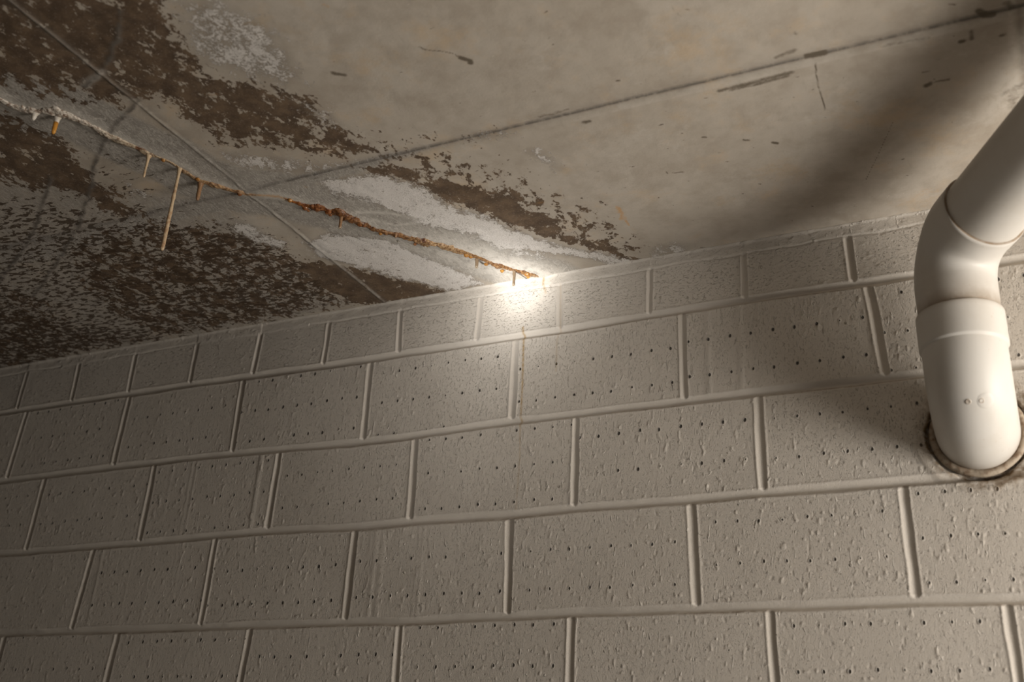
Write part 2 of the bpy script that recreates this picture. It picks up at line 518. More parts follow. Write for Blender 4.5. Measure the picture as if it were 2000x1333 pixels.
def build_wall():
    xs = mono_axis([(-4.0, -1.9, 0.05), (-1.9, -0.9, 0.0029), (-0.9, 0.0, 0.0022), (0.0, 1.25, 0.0017), (1.25, 4.2, 0.05)])
    zs = mono_axis([(-2.45, -0.82, 0.05), (-0.82, 0.16, 0.0018), (0.16, 0.19, 0.003)])
    X, Z = np.meshgrid(xs, zs, indexing='ij')
    top = ceil_z(X)
    # course joints
    beds = []
    for pts in bed_px:
        w = wpts(pts)
        beds.append(np.interp(xs, w[:, 0], w[:, 1]))
    beds.append(beds[3] - 0.2)
    for k in range(6):
        beds.append(beds[-1] - 0.2)
    beds = np.array(beds)
    Hh = np.zeros_like(X)
    J = np.zeros_like(X)
    wob = vnoise(X * 14, Z * 14, 3, 3) * 0.0016
    wid = 1 + 0.22 * vnoise(X * 9, Z * 9, 5, 3)

    def groove(d, half, depth):
        q = np.abs(d) / (half * wid)
        prof = -depth * np.where(q < 1.15, 0.5 + 0.5 * np.cos(np.pi * np.clip(q / 1.15, 0, 1)), 0)
        lipv = 0.0009 * np.exp(-((q - 1.22) / 0.22) ** 2)
        return prof + lipv, sstep(1.55, 0.95, q)

    for k in range(len(beds)):
        d = Z - beds[k][:, None] + wob
        g, m = groove(d, 0.0086, 0.0085)
        Hh = np.where(np.abs(d) < 0.022, np.minimum(Hh, 0) + g, Hh)
        J = np.maximum(J, m)
    # courses below and above each joint
    course = np.full(X.shape, 0)
    for k in range(len(beds)):
        course += (Z < beds[k][:, None]).astype(int)
    edges = [None] * (len(beds) + 2)
    for k, row in enumerate(perp_px):
        edges[k] = []
        for b, a in row:
            pb, pa = wpts([b, a])
            edges[k].append((pb, pa))
    ex = {}
    for k in range(len(beds) + 1):
        if k < 5:
            es = edges[k]
            xl = [0.5 * (a[0] + b[0]) for a, b in es]
            st = 0.1965 if k == 0 else 0.393
            fill = list(es)
            x0, x1 = xl[0] - st, xl[-1] + st
            while x0 > -4.2:
                fill.insert(0, (np.array([x0, 0]), np.array([x0, 1]))); x0 -= st
            while x1 < 4.4:
                fill.append((np.array([x1, 0]), np.array([x1, 1]))); x1 += st
            ex[k] = fill
        else:
            ex[k] = ex[k - 2]
    bx = np.zeros(X.shape)           # local x in block, used for the hole rows
    bid = np.zeros(X.shape, int)
    for k in range(len(beds) + 1):
        mk = course == k
        nrow = sum(1 for _ in ex[k])
        for i, (pb, pa) in enumerate(ex[k]):
            dz = pa[1] - pb[1]
            tt = np.clip((Z - pb[1]) / dz, -0.3, 1.3) if abs(dz) > 1e-6 else 0
            ln = pb[0] + (pa[0] - pb[0]) * tt
            ln = np.where(mk, ln, 9e9)
            d = X - ln + wob
            if k == 0:
                fade = sstep(top - 0.026, top - 0.036, Z)
                g, m = groove(d, 0.0070, 0.0030)
                g, m = g * fade, m * fade
            else:
                g, m = groove(d, 0.0078, 0.0028)
            near = mk & (np.abs(d) < 0.020)
            Hh = np.where(near, np.minimum(Hh, g) * (J > 0.5) + (Hh + g) * (J <= 0.5), Hh)
            J = np.where(near, np.maximum(J, m), J)
            pas = mk & (X > ln)
            bx = np.where(pas, X - ln, bx)
            bid = np.where(pas, i + 1, bid)
    # per block variation
    rng = np.random.RandomState(11)
    tabs = rng.rand(16, 64, 6)
    T = tabs[np.clip(course, 0, 15), np.clip(bid, 0, 63)]
    face = 1 - J
    Hh += face * ((T[..., 0] - 0.5) * 0.0016 + (T[..., 1] - 0.5) * 0.004 * (bx - 0.2))
    # low waves, raised vertical drags and soft pits of the paint film
    Hh += 0.0008 * vnoise(X * 7, Z * 7, 9, 3)
    drag = vnoise(X * 180, Z * 85, 21, 2)
    dragh = vnoise(X * 85, Z * 180, 22, 2)
    hz = (course == 0).astype(float)
    dr = drag * (1 - hz) + dragh * hz
    Hh += face * 0.0009 * sstep(0.50, 0.76, dr)
    Hh -= face * 0.0007 * sstep(0.54, 0.78, -dr)
    # a few blocks carry combed vertical ribs
    comb = (T[..., 2] > 0.86) & (course > 0)
    Hh += np.where(comb, face * 0.0009 * sstep(0.2, 0.8, vnoise(X * 60, Z * 0.6, 31, 2)), 0)
    # one bevelled seam scratched down the wide block right of centre
    # mortar bedding strip right under the slab
    strip = sstep(top - 0.034, top - 0.026, Z)
    Hh += strip * (0.0012 + 0.0010 * vnoise(X * 30, Z * 60, 41, 3))
    Hh += 0.0035 * np.exp(-((Z - (top - 0.002)) / 0.0035) ** 2) * (0.8 + 0.5 * vnoise(X * 45, Z * 3, 42, 3))
    Hh -= 0.0016 * np.exp(-((Z - (top - 0.030) + 0.004 * vnoise(X * 12, Z * 0, 43, 2)) / 0.0018) ** 2) * (vnoise(X * 5, Z * 0, 44, 2) > -0.1)
    # broken edge around the pipe
    rr = np.hypot(X - PIPE_X, Z - PIPE_Z)
    an = np.arctan2(Z - PIPE_Z, X - PIPE_X)
    rw = 0.0865 + 0.005 * vnoise(np.cos(an) * 3 + 5, np.sin(an) * 3 + 5, 51, 3)
    Hh -= 0.011 * sstep(rw + 0.004, rw - 0.004, rr)
    Hh += 0.0016 * np.exp(-((rr - rw - 0.018) / 0.006) ** 2)
    # colour attributes
    stain = np.zeros_like(X)
    def drip(pts, w, a0, a1):
        d, s = seg_dist(X, Z, wpts(pts))
        d = d + 0.0008 * vnoise(X * 60, Z * 60, 61, 2)
        return np.exp(-(d / w) ** 2) * (a0 + (a1 - a0) * s)
    stain = np.maximum(stain, drip([(1021, 640), (1023, 660), (1020, 760), (1016, 832)], 0.0024, 0.95, 0.75))
    stain = np.maximum(stain, drip([(1016, 832), (1015, 900), (1008, 995)], 0.0016, 0.55, 0.30))
    stain = np.maximum(stain, drip([(1094, 555), (1094, 640), (1088, 665), (1086, 725)], 0.0022, 0.25, 0.35))
    stain = np.maximum(stain, drip([(1063, 539), (1061, 556), (1066, 572)], 0.0026, 0.9, 0.4))
    stain = np.maximum(stain, drip([(1034, 534), (1063, 540)], 0.0040, 0.5, 0.6))
    stain = np.maximum(stain, drip([(1036, 545), (1044, 548), (1043, 575)], 0.003, 0.25, 0.1))
    grime_shade = 0.95 * np.exp(-((rr - rw) / 0.0055) ** 2) + 0.55 * np.exp(-((rr - rw - 0.017) / 0.012) ** 2) * sstep(-0.8, 0.5, np.sin(an * 1.0 + 0.3) * 0 + np.cos(an)) \
        + 0.40 * np.exp(-((rr - rw - 0.012) / 0.010) ** 2)
    grime_shade = np.maximum(grime_shade, 0.9 * sstep(rw + .002, rw - .004, rr))
    gj = np.exp(-np.clip(np.abs(Z - np.interp(X, xs, beds[2]) + 0.008), 0, 1) ** 2 / 0.003 ** 2) * np.exp(-((X - 1.0) / 0.10) ** 2)
    grime_shade = np.maximum(grime_shade, 0.7 * gj)
    # dirt lines just under the bed joints, with the grooves' lower shade painted in
    for k in range(4):
        zb = beds[k][:, None]
        grime_shade = np.maximum(grime_shade, 0.85 * np.exp(-((Z - zb + 0.0072 + wob) / 0.0022) ** 2) * (0.5 + 0.5 * vnoise(X * 6, Z * 0, 71 + k, 3)))
    uv = np.stack([(bx - 0.02) / 0.044 + T[..., 3], (Z) / 0.080 + T[..., 4] * 1.0,
                   np.where(course == 0, 0.12, np.where(T[..., 5] < 0.12, 0.35, 0.75 + 0.35 * T[..., 5])) * np.clip(face, 0, 1)], -1)
    P = np.stack([X, -Hh, Z], -1)
    ta = (0.75 + 0.4 * T[..., 1]) * (1 - strip * 0.7)
    return grid_mesh('wall_back', P, False, dict(hole_grid=uv, joint=J, horiz=hz, stain=stain, grime_shade=grime_shade, texture_amount=ta), M_WALL)


wall = build_wall()
wall['kind'] = 'structure'

# ------------------------------------------------------------------ ceiling
CRACK_PX = [(-60, 165), (-30, 178), (0, 190), (30, 207), (60, 213), (110, 215), (140, 222), (180, 243), (215, 262), (250, 278), (290, 297),
            (320, 307), (352, 325), (390, 350), (420, 358), (450, 368), (478, 375), (510, 377), (545, 380), (575, 390), (600, 398), (640, 405),
            (668, 413), (700, 430), (735, 445), (780, 455), (820, 467), (860, 475), (905, 490), (940, 500), (965, 512), (1000, 523),
            (1040, 533), (1062, 539)]


def build_ceiling():
    xs = mono_axis([(-4.0, -1.9, 0.05), (-1.9, -0.9, 0.0045), (-0.9, 1.3, 0.0032), (1.3, 4.2, 0.05)])
    ys = mono_axis([(-4.6, -1.35, 0.05), (-1.35, -0.30, 0.0036), (-0.30, 0.012, 0.0030)])
    X, Y = np.meshgrid(xs, ys, indexing='ij')
    crack = cpts(CRACK_PX)
    dc, sc_ = seg_dist(X, Y, crack)
    wx = X + 0.020 * vnoise(X * 9, Y * 9, 1, 4)
    wy = Y + 0.020 * vnoise(X * 9, Y * 9, 2, 4)

    def blob(pts, soft=0.03, val=1.0):
        sd = poly_sd(wx, wy, cpts(pts))
        return val * sstep(-soft, soft, sd)

    def stroke(pts, w, val=1.0, warp=0.0):
        ax = X + warp * vnoise(X * 40, Y * 40, 12, 3)
        ay = Y + warp * vnoise(X * 40, Y * 40, 13, 3)
        d, s = seg_dist(ax, ay, cpts(pts))
        return val * np.exp(-(d / w) ** 2)

    mx = lambda *a: np.maximum.reduce(a)
    brown = mx(
        blob([(-200, -60), (300, -60), (350, 10), (385, 90), (430, 140), (540, 160), (600, 190), (640, 235), (700, 270), (770, 290), (735, 315),
              (640, 300), (560, 295), (470, 290), (400, 262), (340, 235), (290, 200), (240, 215), (150, 195), (60, 185), (-60, 150), (-300, 60)], 0.075, 0.80),
        blob([(-200, 120), (0, 215), (60, 240), (140, 280), (165, 330), (215, 365), (300, 425), (240, 425), (180, 400), (100, 380), (0, 355), (-200, 300)], 0.062, 0.84),
        blob([(120, 470), (300, 425), (420, 425), (500, 450), (560, 470), (640, 530), (700, 592), (520, 635), (350, 662), (250, 640), (150, 560)], 0.075, 0.60),
        blob([(560, 505), (660, 515), (760, 535), (850, 560), (880, 575), (700, 600), (660, 575), (600, 540)], 0.028, 0.90),
        blob([(640, 310), (730, 322), (770, 318), (850, 345), (910, 350), (960, 375), (1000, 380), (1030, 405), (1085, 425), (1120, 462), (1180, 478), (1270, 503),
              (1225, 510), (1150, 490), (1060, 462), (1000, 440), (940, 420), (880, 395), (800, 358), (720, 335)], 0.031, 0.86),
        blob([(740, 280), (900, 300), (1000, 330), (1080, 370), (1170, 400), (1240, 450), (1300, 500), (1230, 505), (1100, 470), (900, 370), (760, 330)], 0.054, 0.50),
        blob([(620, 230), (720, 255), (850, 268), (960, 250), (930, 285), (790, 300), (660, 285)], 0.046, 0.52),
        blob([(-200, 560), (60, 560), (150, 640), (350, 655), (200, 700), (-100, 760), (-300, 760)], 0.075, 0.52))
    brown = brown - blob([(330, -20), (430, 0), (560, 60), (600, 160), (560, 170), (450, 140), (385, 100)], 0.046, 0.30)
    brown = np.clip(brown, 0, 1)
    white = mx(
        blob([(620, 352), (720, 335), (800, 355), (880, 395), (960, 425), (1030, 455), (1100, 482), (1190, 498), (1270, 506), (1200, 515), (1120, 500),
              (1000, 492), (930, 462), (860, 442), (800, 425), (740, 400), (660, 378)], 0.028, 0.84),
        blob([(900, 440), (1000, 462), (1110, 500), (1060, 525), (990, 505)], 0.031, 0.45),
        blob([(590, 468), (650, 450), (760, 468), (830, 500), (900, 530), (935, 552), (880, 572), (800, 548), (700, 522), (620, 500)], 0.028, 0.82),
        blob([(400, 285), (500, 300), (620, 312), (700, 308), (640, 330), (560, 340), (470, 325)], 0.039, 0.62),
        blob([(330, -10), (430, 0), (560, 60), (610, 160), (560, 170), (450, 140), (385, 100)], 0.065, 0.61),
        blob([(430, 435), (490, 435), (560, 465), (560, 482), (500, 470)], 0.025, 0.66),
        blob([(240, 350), (300, 380), (290, 400), (250, 375)], 0.019, 0.55),
        blob([(1280, 470), (1380, 470), (1330, 505), (1262, 505)], 0.031, 0.45),
        blob([(520, 180), (640, 210), (700, 260), (620, 255)], 0.046, 0.48),
        stroke([(1040, 295), (1090, 325)], 0.031, 0.42), stroke([(930, 265), (1000, 262)], 0.023, 0.45))
    grey = mx(sstep(0.125, 0.055, dc) * sstep(1.0, 0.93, np.clip(sc_, 0, 1) * 0.93 + 0 * dc),
              blob([(-100, 470), (0, 470), (140, 450), (300, 400), (480, 360), (700, 310), (880, 285), (700, 335), (480, 400), (300, 445), (130, 500), (-100, 540)], 0.03, 0.95),
              blob([(-200, 360), (60, 370), (180, 405), (140, 470), (60, 560), (-200, 600)], 0.06, 0.50),
              blob([(-400, 300), (450, 380), (700, 600), (-200, 800)], 0.06, 0.55))
    # joint lines of the formwork panels (straight, at right angles)
    n = vnoise(X * 30, Y * 30, 4, 3)
    xa, yb = -0.352, -0.5445
    la = np.exp(-((X - xa + 0.001 * n) / 0.0030) ** 2)
    lb = np.exp(-((Y - yb + 0.001 * n) / 0.0030) ** 2)
    lc = np.exp(-((X - 1.106 + 0.002 * n) / 0.0050) ** 2)
    line = mx(0.8 * np.exp(-((np.abs(X - xa) - 0.0055) / 0.0022) ** 2) * (0.55 + 0.6 * vnoise(X * 12, Y * 25, 19, 2)), la * 0.15, lb * np.where(X > -0.25, 0.95, 0.45), lc * 0.5,
              0.35 * np.exp(-((X - xa) / 0.014) ** 2), 0.30 * np.exp(-((Y - yb) / 0.012) ** 2))
    fins = [[(275, 192), (245, 225), (215, 258), (200, 285), (190, 305), (182, 350), (170, 400), (155, 440), (120, 500), (65, 580)],
            [(100, 345), (85, 400), (70, 440), (55, 475), (20, 520), (0, 548), (-40, 590)],
            [(235, 20), (228, 80), (208, 128), (165, 168)]]
    fin = np.zeros_like(X)
    for f in fins:
        fin = np.maximum(fin, stroke(f, 0.0042, 1.0, 0.004))
        line = np.maximum(line, stroke(f, 0.0052, 1.0, 0.006) * np.clip(0.95 + 0.9 * vnoise(X * 45, Y * 45, 77, 3), 0.3, 1))
    pale = mx(stroke([(165, 165), (200, 138)], 0.007, 0.7, 0.004),
              la * 0.45, np.where((Y > yb) & (Y < -0.03), 0.60 * np.exp(-((X - xa - 0.003) / 0.003) ** 2), 0),
              sstep(0.022, 0.008, dc) * 0.45,
              sstep(0.11, 0.015, dc) * sstep(0.62, 0.90, sc_) * 0.75,
              stroke([(700, 412), (760, 415), (810, 425), (815, 435), (770, 437), (730, 428)], 0.006, 0.8, 0.002),
              np.where((Y - yb > 0.004) & (Y - yb < 0.022) & (X > 0.25), 0.32, 0.0) * sstep(0.25, 0.5, X),
              blob([(1930, 150), (1995, 60), (1996, 200), (1900, 240)], 0.03, 0.5),
              0.6 * np.exp(-((X - 1.094) / 0.006) ** 2))
    dark = mx(stroke([(820, 92), (830, 98), (862, 100), (885, 105), (905, 115)], 0.0030, 0.75, 0.002),
              stroke([(900, 113), (918, 118), (920, 123)], 0.007, 0.95, 0.002),
              stroke([(1592, 122), (1597, 160), (1612, 215)], 0.0022, 0.85, 0.001),
              stroke([(1405, 176), (1470, 160), (1546, 140)], 0.0085, 0.72, 0.002), stroke([(1425, 176), (1500, 158), (1540, 146)], 0.0060, 0.72, 0.002),
              stroke([(1515, 112), (1550, 98)], 0.008, 0.65, 0.004), stroke([(1575, 110), (1610, 103)], 0.008, 0.9, 0.002),
              stroke([(1915, 22), (1925, 28), (1938, 28)], 0.008, 1.0, 0.003), stroke([(1968, 5), (1974, 14)], 0.010, 0.7, 0.003),
              stroke([(1896, 60), (1898, 74)], 0.007, 0.7, 0.002), stroke([(1875, 80), (1880, 79)], 0.006, 0.95, 0.002),
              stroke([(1808, 166), (1815, 163)], 0.009, 0.8, 0.003), stroke([(1829, 158), (1855, 154)], 0.0045, 0.75, 0.002),
              stroke([(1802, 140), (1815, 138)], 0.004, 0.7), stroke([(1955, 68), (1962, 66)], 0.006, 0.7),
              stroke([(1960, 182), (1985, 165)], 0.016, 0.55, 0.010), stroke([(1985, 180), (1975, 205)], 0.018, 0.55, 0.010),
              stroke([(1372, 267), (1380, 267)], 0.0035, 0.9), stroke([(1452, 272), (1462, 273)], 0.0035, 0.95), stroke([(1510, 277), (1517, 278)], 0.005, 1.0, 0.002),
              stroke([(1301, 335), (1304, 338)], 0.0035, 0.75), stroke([(1315, 337), (1335, 335)], 0.0035, 0.75, 0.003),
              stroke([(1762, 310), (1766, 309)], 0.0025, 0.9), stroke([(1555, 66), (1552, 64)], 0.005, 0.7),
              stroke([(1745, 235), (1720, 290), (1690, 352)], 0.0010, 0.9, 0.001),
              stroke([(1725, 88), (1810, 72)], 0.008, 0.55, 0.004), stroke([(1140, 238), (1152, 236)], 0.007, 0.8, 0.003),
              stroke([(1205, 158), (1209, 158)], 0.004, 0.9), stroke([(650, 142), (675, 147)], 0.007, 0.8, 0.004),
              stroke([(1310, 12), (1330, 32)], 0.003, 0.55, 0.002), stroke([(1055, 228), (1110, 212)], 0.007, 0.60, 0.010),
              stroke([(1320, 150), (1355, 148)], 0.003, 0.5, 0.003), stroke([(1590, 228), (1612, 234)], 0.003, 0.4),
              stroke([(850, 0), (880, -2)], 0.006, 0.5),
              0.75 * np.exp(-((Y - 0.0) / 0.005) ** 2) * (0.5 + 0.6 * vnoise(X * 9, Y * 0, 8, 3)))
    rust = mx(stroke([(1203, 402), (1212, 415), (1218, 428)], 0.008, 0.62, 0.007), stroke([(1222, 430), (1228, 440)], 0.004, 0.7, 0.003),
              stroke([(1053, 395), (1060, 395)], 0.010, 0.50, 0.006), stroke([(632, 10), (640, 12)], 0.008, 0.45, 0.004), stroke([(630, 36), (634, 34)], 0.007, 0.4),
              stroke([(400, 185), (420, 183)], 0.008, 0.45, 0.004), stroke([(595, 362), (600, 365)], 0.008, 0.45, 0.004),
              stroke([(1790, 385), (1810, 375), (1830, 370)], 0.02, 0.38, 0.012), stroke([(1570, 338), (1577, 335)], 0.005, 0.45),
              np.where((sc_ > 0.42) & (sc_ < 0.985), 0.62, 0.0) * np.exp(-(dc / 0.0095) ** 2))
    fleck = mx(blob([(-200, 380), (120, 400), (300, 425), (520, 440), (700, 592), (350, 660), (-200, 760)], 0.06, 0.56),
               blob([(240, 240), (320, 330), (420, 440), (180, 420), (60, 400)], 0.06, 0.30),
               blob([(-200, 600), (150, 620), (350, 655), (-50, 740), (-250, 770)], 0.05, 0.70))
    fleck = np.clip(fleck, 0, 1)
    # relief, measured downwards
    D = 0.0006 * vnoise(X * 8, Y * 8, 14, 4) + 0.00035 * vnoise(X * 60, Y * 60, 15, 3)
    D += 0.0026 * la * (0.7 + 0.5 * n) + 0.0014 * lb * (0.6 + 0.5 * n)
    D += 0.0015 * sstep(yb - 0.0015, yb + 0.0015, Y)      # one panel sits a hair lower
    D -= 0.0022 * np.exp(-((Y - yb + 0.004) / 0.0022) ** 2)
    D += 0.0013 * fin * (1 + vnoise(X * 60, Y * 60, 78, 2))
    D += sstep(0.10, 0.0, dc) * 0.0012 * (1 + 0.8 * vnoise(X * 28, Y * 28, 16, 4))
    D += 0.0030 * sstep(0.030, 0.004, dc)
    D += 0.0010 * white * (0.5 + vnoise(X * 70, Y * 70, 17, 3))
    P = np.stack([X, Y, ceil_z(X) - D], -1)
    return grid_mesh('ceiling', P, True, dict(brown=brown, white=white, grey=np.clip(grey, 0, 1), line=line, dark=np.clip(dark, 0, 1), rust=rust,
                                              pale=np.clip(pale, 0, 1), fleck=fleck), M_CEIL)


ceiling = build_ceiling()
ceiling['kind'] = 'structure'

# floor of the garage, far below the frame
fx, fy = np.meshgrid(np.linspace(-4, 4.2, 12), np.linspace(-4.6, 0.02, 8), indexing='ij')
floor = grid_mesh('floor', np.stack([fx, fy, fx * 0 - 2.45], -1), False, None, M_FLOOR)
floor['kind'] = 'structure'


# ------------------------------------------------------------------ mineral crust along the crack
def crust(name, px, widths, mat, seed, wk, drop=0.0042):
    """an irregular lumpy bead clinging to the soffit"""
    pts = cpts(px)
    L = np.concatenate([[0], np.cumsum(np.linalg.norm(np.diff(pts, axis=0), axis=1))])
    n = int(L[-1] / 0.0016)
    s = np.linspace(0, L[-1], n)
    cx, cy = np.interp(s, L, pts[:, 0]), np.interp(s, L, pts[:, 1])
    k = np.ones(9) / 9
    cx = np.convolve(np.pad(cx, 4, 'edge'), k, 'valid'); cy = np.convolve(np.pad(cy, 4, 'edge'), k, 'valid')
    cx += 0.0022 * vnoise(s * 30, s * 0 + 3, seed, 3)
    cy += 0.0022 * vnoise(s * 30, s * 0 + 8, seed + 1, 3)
    tx, ty = np.gradient(cx), np.gradient(cy)
    l = np.hypot(tx, ty); nx, ny = -ty / l, tx / l
    w = np.interp(s / L[-1], [q[0] for q in widths], [q[1] for q in widths])
    w = wk * w * (1 + 0.60 * vnoise(s * 38, s * 0, seed + 2, 3))
    end = sstep(0, 0.012, s) * sstep(L[-1], L[-1] - 0.012, s)
    w = w * (0.15 + 0.85 * end)
    m = 15
    th = np.linspace(0, math.pi, m)
    P = np.zeros((n, m, 3))
    lump = 1 + 0.45 * vnoise(s[:, None] * 75, th[None, :] * 1.4 + 3, seed + 3, 3) + 0.25 * vnoise(s[:, None] * 300, th[None, :] * 2.5, seed + 4, 2)
    rr = w[:, None] * lump
    side = np.cos(th)[None, :] * rr
    dn = np.sin(th)[None, :] * rr * (drop / 0.0085)
    P[..., 0] = cx[:, None] + nx[:, None] * side
    P[..., 1] = cy[:, None] + ny[:, None] * side
    P[..., 2] = ceil_z(P[..., 0]) - dn - 0.0036
    P[:, 0, 2] += 0.008; P[:, -1, 2] += 0.008
    al = np.repeat((s / L[-1])[:, None], m, 1)
    o = grid_mesh(name, P, True, dict(along=al), mat)
    return o, np.stack([cx, cy], 1), s / L[-1]


split = CRACK_PX.index((510, 377))
pale_crust, pc_line, _ = crust('calcite_crust', CRACK_PX[:split + 1],
                               [(0, .0085), (.30, .0085), (.50, .0060), (.62, .0035), (.72, .0045), (.85, .0060), (.95, .0050), (1, .003)], M_PALE, 100, 1.2, 0.0042)
pale_crust['label'] = 'pale calcite crust along the left half of the ceiling crack'
pale_crust['category'] = 'mineral crust'
rust_crust, rc_line, _ = crust('calcite_crust', CRACK_PX[split + 1:],
                               [(0, .002), (.06, .0052), (.3, .0068), (.6, .0060), (.68, .0045), (.76, .0055), (.95, .0050), (1, .0022)], M_RUST, 120, 1.75, 0.0050)
rust_crust['label'] = 'rusty orange calcite crust along the right half of the ceiling crack, ending at the wall'
rust_crust['category'] = 'mineral crust'


def lathe(name, prof, mat, parent=None, seg=14, seed=0, rough=0.0, base=(0, 0, 0), lean=(0, 0), along=0.5):
    """prof: (z, r) downwards; a closed lumpy solid of revolution"""
    n = len(prof)
    P = np.zeros((n, seg, 3))
    th = np.linspace(0, 2 * math.pi, seg, endpoint=False)
    z0 = prof[0][0]
    for i, (z, r) in enumerate(prof):
        k = 1 + rough * vnoise(np.cos(th) * 1.3 + i * 0.35 + seed, np.sin(th) * 1.3 + seed * 2.1, seed, 2)
        P[i, :, 0] = base[0] + lean[0] * (z0 - z) + r * k * np.cos(th)
        P[i, :, 1] = base[1] + lean[1] * (z0 - z) + r * k * np.sin(th)
        P[i, :, 2] = base[2] + z
    bm = bmesh.new()
    rows = [[bm.verts.new(P[i, j]) for j in range(seg)] for i in range(n)]
    for i in range(n - 1):
        for j in range(seg):
            bm.faces.new((rows[i][j], rows[i][(j + 1) % seg], rows[i + 1][(j + 1) % seg], rows[i + 1][j]))
    bm.faces.new(rows[0][::-1]); bm.faces.new(rows[-1])
    bmesh.ops.recalc_face_normals(bm, faces=bm.faces)
    for f in bm.faces:
        f.smooth = True
    me = bpy.data.meshes.new(name); bm.to_mesh(me); bm.free()
    a = me.attributes.new('along', 'FLOAT', 'POINT')
    a.data.foreach_set('value', np.full(len(me.vertices), along, np.float32))
    me.materials.append(mat)
    o = bpy.data.objects.new(name, me); C.objects.link(o)
    if parent is not None:
        o.parent = parent
    return o


def hang_length(root_px, tip_px):
    """length of a plumb line hung from the ceiling whose end appears at tip_px"""
    a = on_ceil(*root_px)
    best, bl = 1e9, 0
    for L in np.linspace(0.002, 0.3, 600):
        q = R @ (a - np.array([0, 0, L]) - CAM)
        y = H / 2 + F * q[1] / q[2]
        if abs(y - tip_px[1]) < best:
            best, bl = abs(y - tip_px[1]), L
    return a, bl


def calc_mat(name, c, c2, rough):
    return simple_material(name, c, rough, 300, 0.0008, c2, 120)


S_WHITE = calc_mat('white_stalactite', (0.62, 0.58, 0.52), (0.50, 0.44, 0.36), .5)
S_AMBER = calc_mat('amber_stalactite', (0.50, 0.22, 0.03), (0.62, 0.34, 0.08), .3)
S_TAN = calc_mat('tan_stalactite', (0.52, 0.40, 0.26), (0.36, 0.22, 0.12), .45)
S_BROWN = calc_mat('brown_stalactite', (0.27, 0.155, 0.08), (0.16, 0.085, 0.042), .35)
S_GREY = calc_mat('grey_tan_stalactite', (0.25, 0.185, 0.12), (0.17, 0.095, 0.04), .3)

G = 'thin stalactites hanging from the ceiling crack'
stal = [  # root, tip, top radius, shaft radius, material, label, along
    ((70, 216), (65, 233), .0090, .0034, S_WHITE, 'stubby white stalactite, furthest left on the ceiling crack'),
    ((114, 224), (104, 260), .0085, .0036, S_WHITE, 'stalactite with white root and amber orange tip on the pale crust'),
    ((292, 299), (275, 345), .0075, .0022, S_TAN, 'slender tan stalactite just left of the longest one'),
    ((352, 326), (300, 487), .0070, .0031, S_TAN, 'longest stalactite, a thin tan straw hanging from the crack'),
    ((393, 354), (383, 390), .0080, .0036, S_BROWN, 'short brown stalactite just right of the longest one'),
    ((668, 414), (666, 444), .0045, .0029, S_BROWN, 'dark brown blunt stalactite, furthest left on the orange crust'),
    ((932, 503), (930, 521), .0050, .0032, S_GREY, 'short blunt stalactite second from the wall on the orange crust'),
    ((1005, 524), (1001, 556), .0045, .0028, S_GREY, 'hollow brown stalactite nearest the wall, in the torch light'),
    ((774, 452), (770, 463), .0050, .0024, S_BROWN, 'tiny pointed brown stalactite at the middle of the orange crust')]
for i, (rp, tp, r0, r1, m, label) in enumerate(stal):
    a, Ln = hang_length(rp, tp)
    hollow = i in (7, 6, 5)
    ns = max(8, int(Ln / 0.004))
    prof = []
    rg = np.random.RandomState(300 + i)
    for k in range(ns + 1):
        t = k / ns
        flare = math.exp(-(t * Ln) / 0.006)
        r = 1.28 * r1 * (1 - 0.18 * t) + (r0 - r1) * flare
        if not hollow and (1 - t) * Ln < 0.004:
            r *= 0.55 + 0.45 * (1 - t) * Ln / 0.004
        prof.append((-t * Ln, r * (1 + 0.09 * (rg.rand() - .5))))
    if i == 3:   # swellings of the long straw
        prof = [(z, r * (0.82 + 0.35 * sstep(0.25, 0.75, np.array(-z / Ln)) + (0.22 if 0.34 < -z / Ln < 0.40 else 0))) for z, r in prof]
    root = bpy.data.objects.new('stalactite', None); C.objects.link(root)
    root.empty_display_size = 0.01
    z0 = float(ceil_z(a[0])) - 0.002
    root.location = (a[0], a[1], z0)
    root['label'], root['category'], root['group'] = label, 'stalactite', G
    lean = (0.012 * (rg.rand() - .5), 0.012 * (rg.rand() - .5))
    if i == 1:
        cut = int(len(prof) * 0.42)
        lathe('root', prof[:cut + 1], S_WHITE, root, 14, i, .18)
        tip = lathe('tip', [(z, r) for z, r in prof[cut:]], S_AMBER, root, 14, i, .10)
        tip['label'] = 'amber orange lower end'
    elif hollow:
        lathe('shaft', prof, m, root, 14, i, .16, lean=lean)
        zt, rt = prof[-1]
        rim = lathe('open_tip', [(zt, rt * 1.10), (zt - .0008, rt * 1.08), (zt - .0010, rt * .70), (zt + .0006, rt * .55)],
                    simple_material('wet_tip', (0.46, 0.38, 0.28), .12), root, 14, i, .05, lean=(0, 0))
        rim.location = (lean[0] * -zt, lean[1] * -zt, 0)
        rim['label'] = 'pale wet open end'
    else:
        lathe('shaft', prof, m, root, 14, i, .18, lean=lean)


# nodules: parts of the crust
def lump(name, x, y, r, mat, parent, seed, squash=0.8, drop=0.003, along=.5):
    me = bpy.data.meshes.new(name)
    bm = bmesh.new()
    bmesh.ops.create_icosphere(bm, subdivisions=3, radius=r)
    for v in bm.verts:
        c = v.co.normalized()
        k = 1 + 0.22 * float(vnoise(np.array(c.x * 1.6 + seed), np.array(c.y * 1.6 + c.z * 1.3), seed, 3))
        v.co = v.co * k
        v.co.z *= squash
    for f in bm.faces:
        f.smooth = True
    bm.to_mesh(me); bm.free()
    a = me.attributes.new('along', 'FLOAT', 'POINT')
    a.data.foreach_set('value', np.full(len(me.vertices), along, np.float32))
    me.materials.append(mat)
    o = bpy.data.objects.new(name, me); C.objects.link(o)
    o.location = (x, y, float(ceil_z(x)) - drop)
    if parent is not None:
        o.parent = parent
    return o


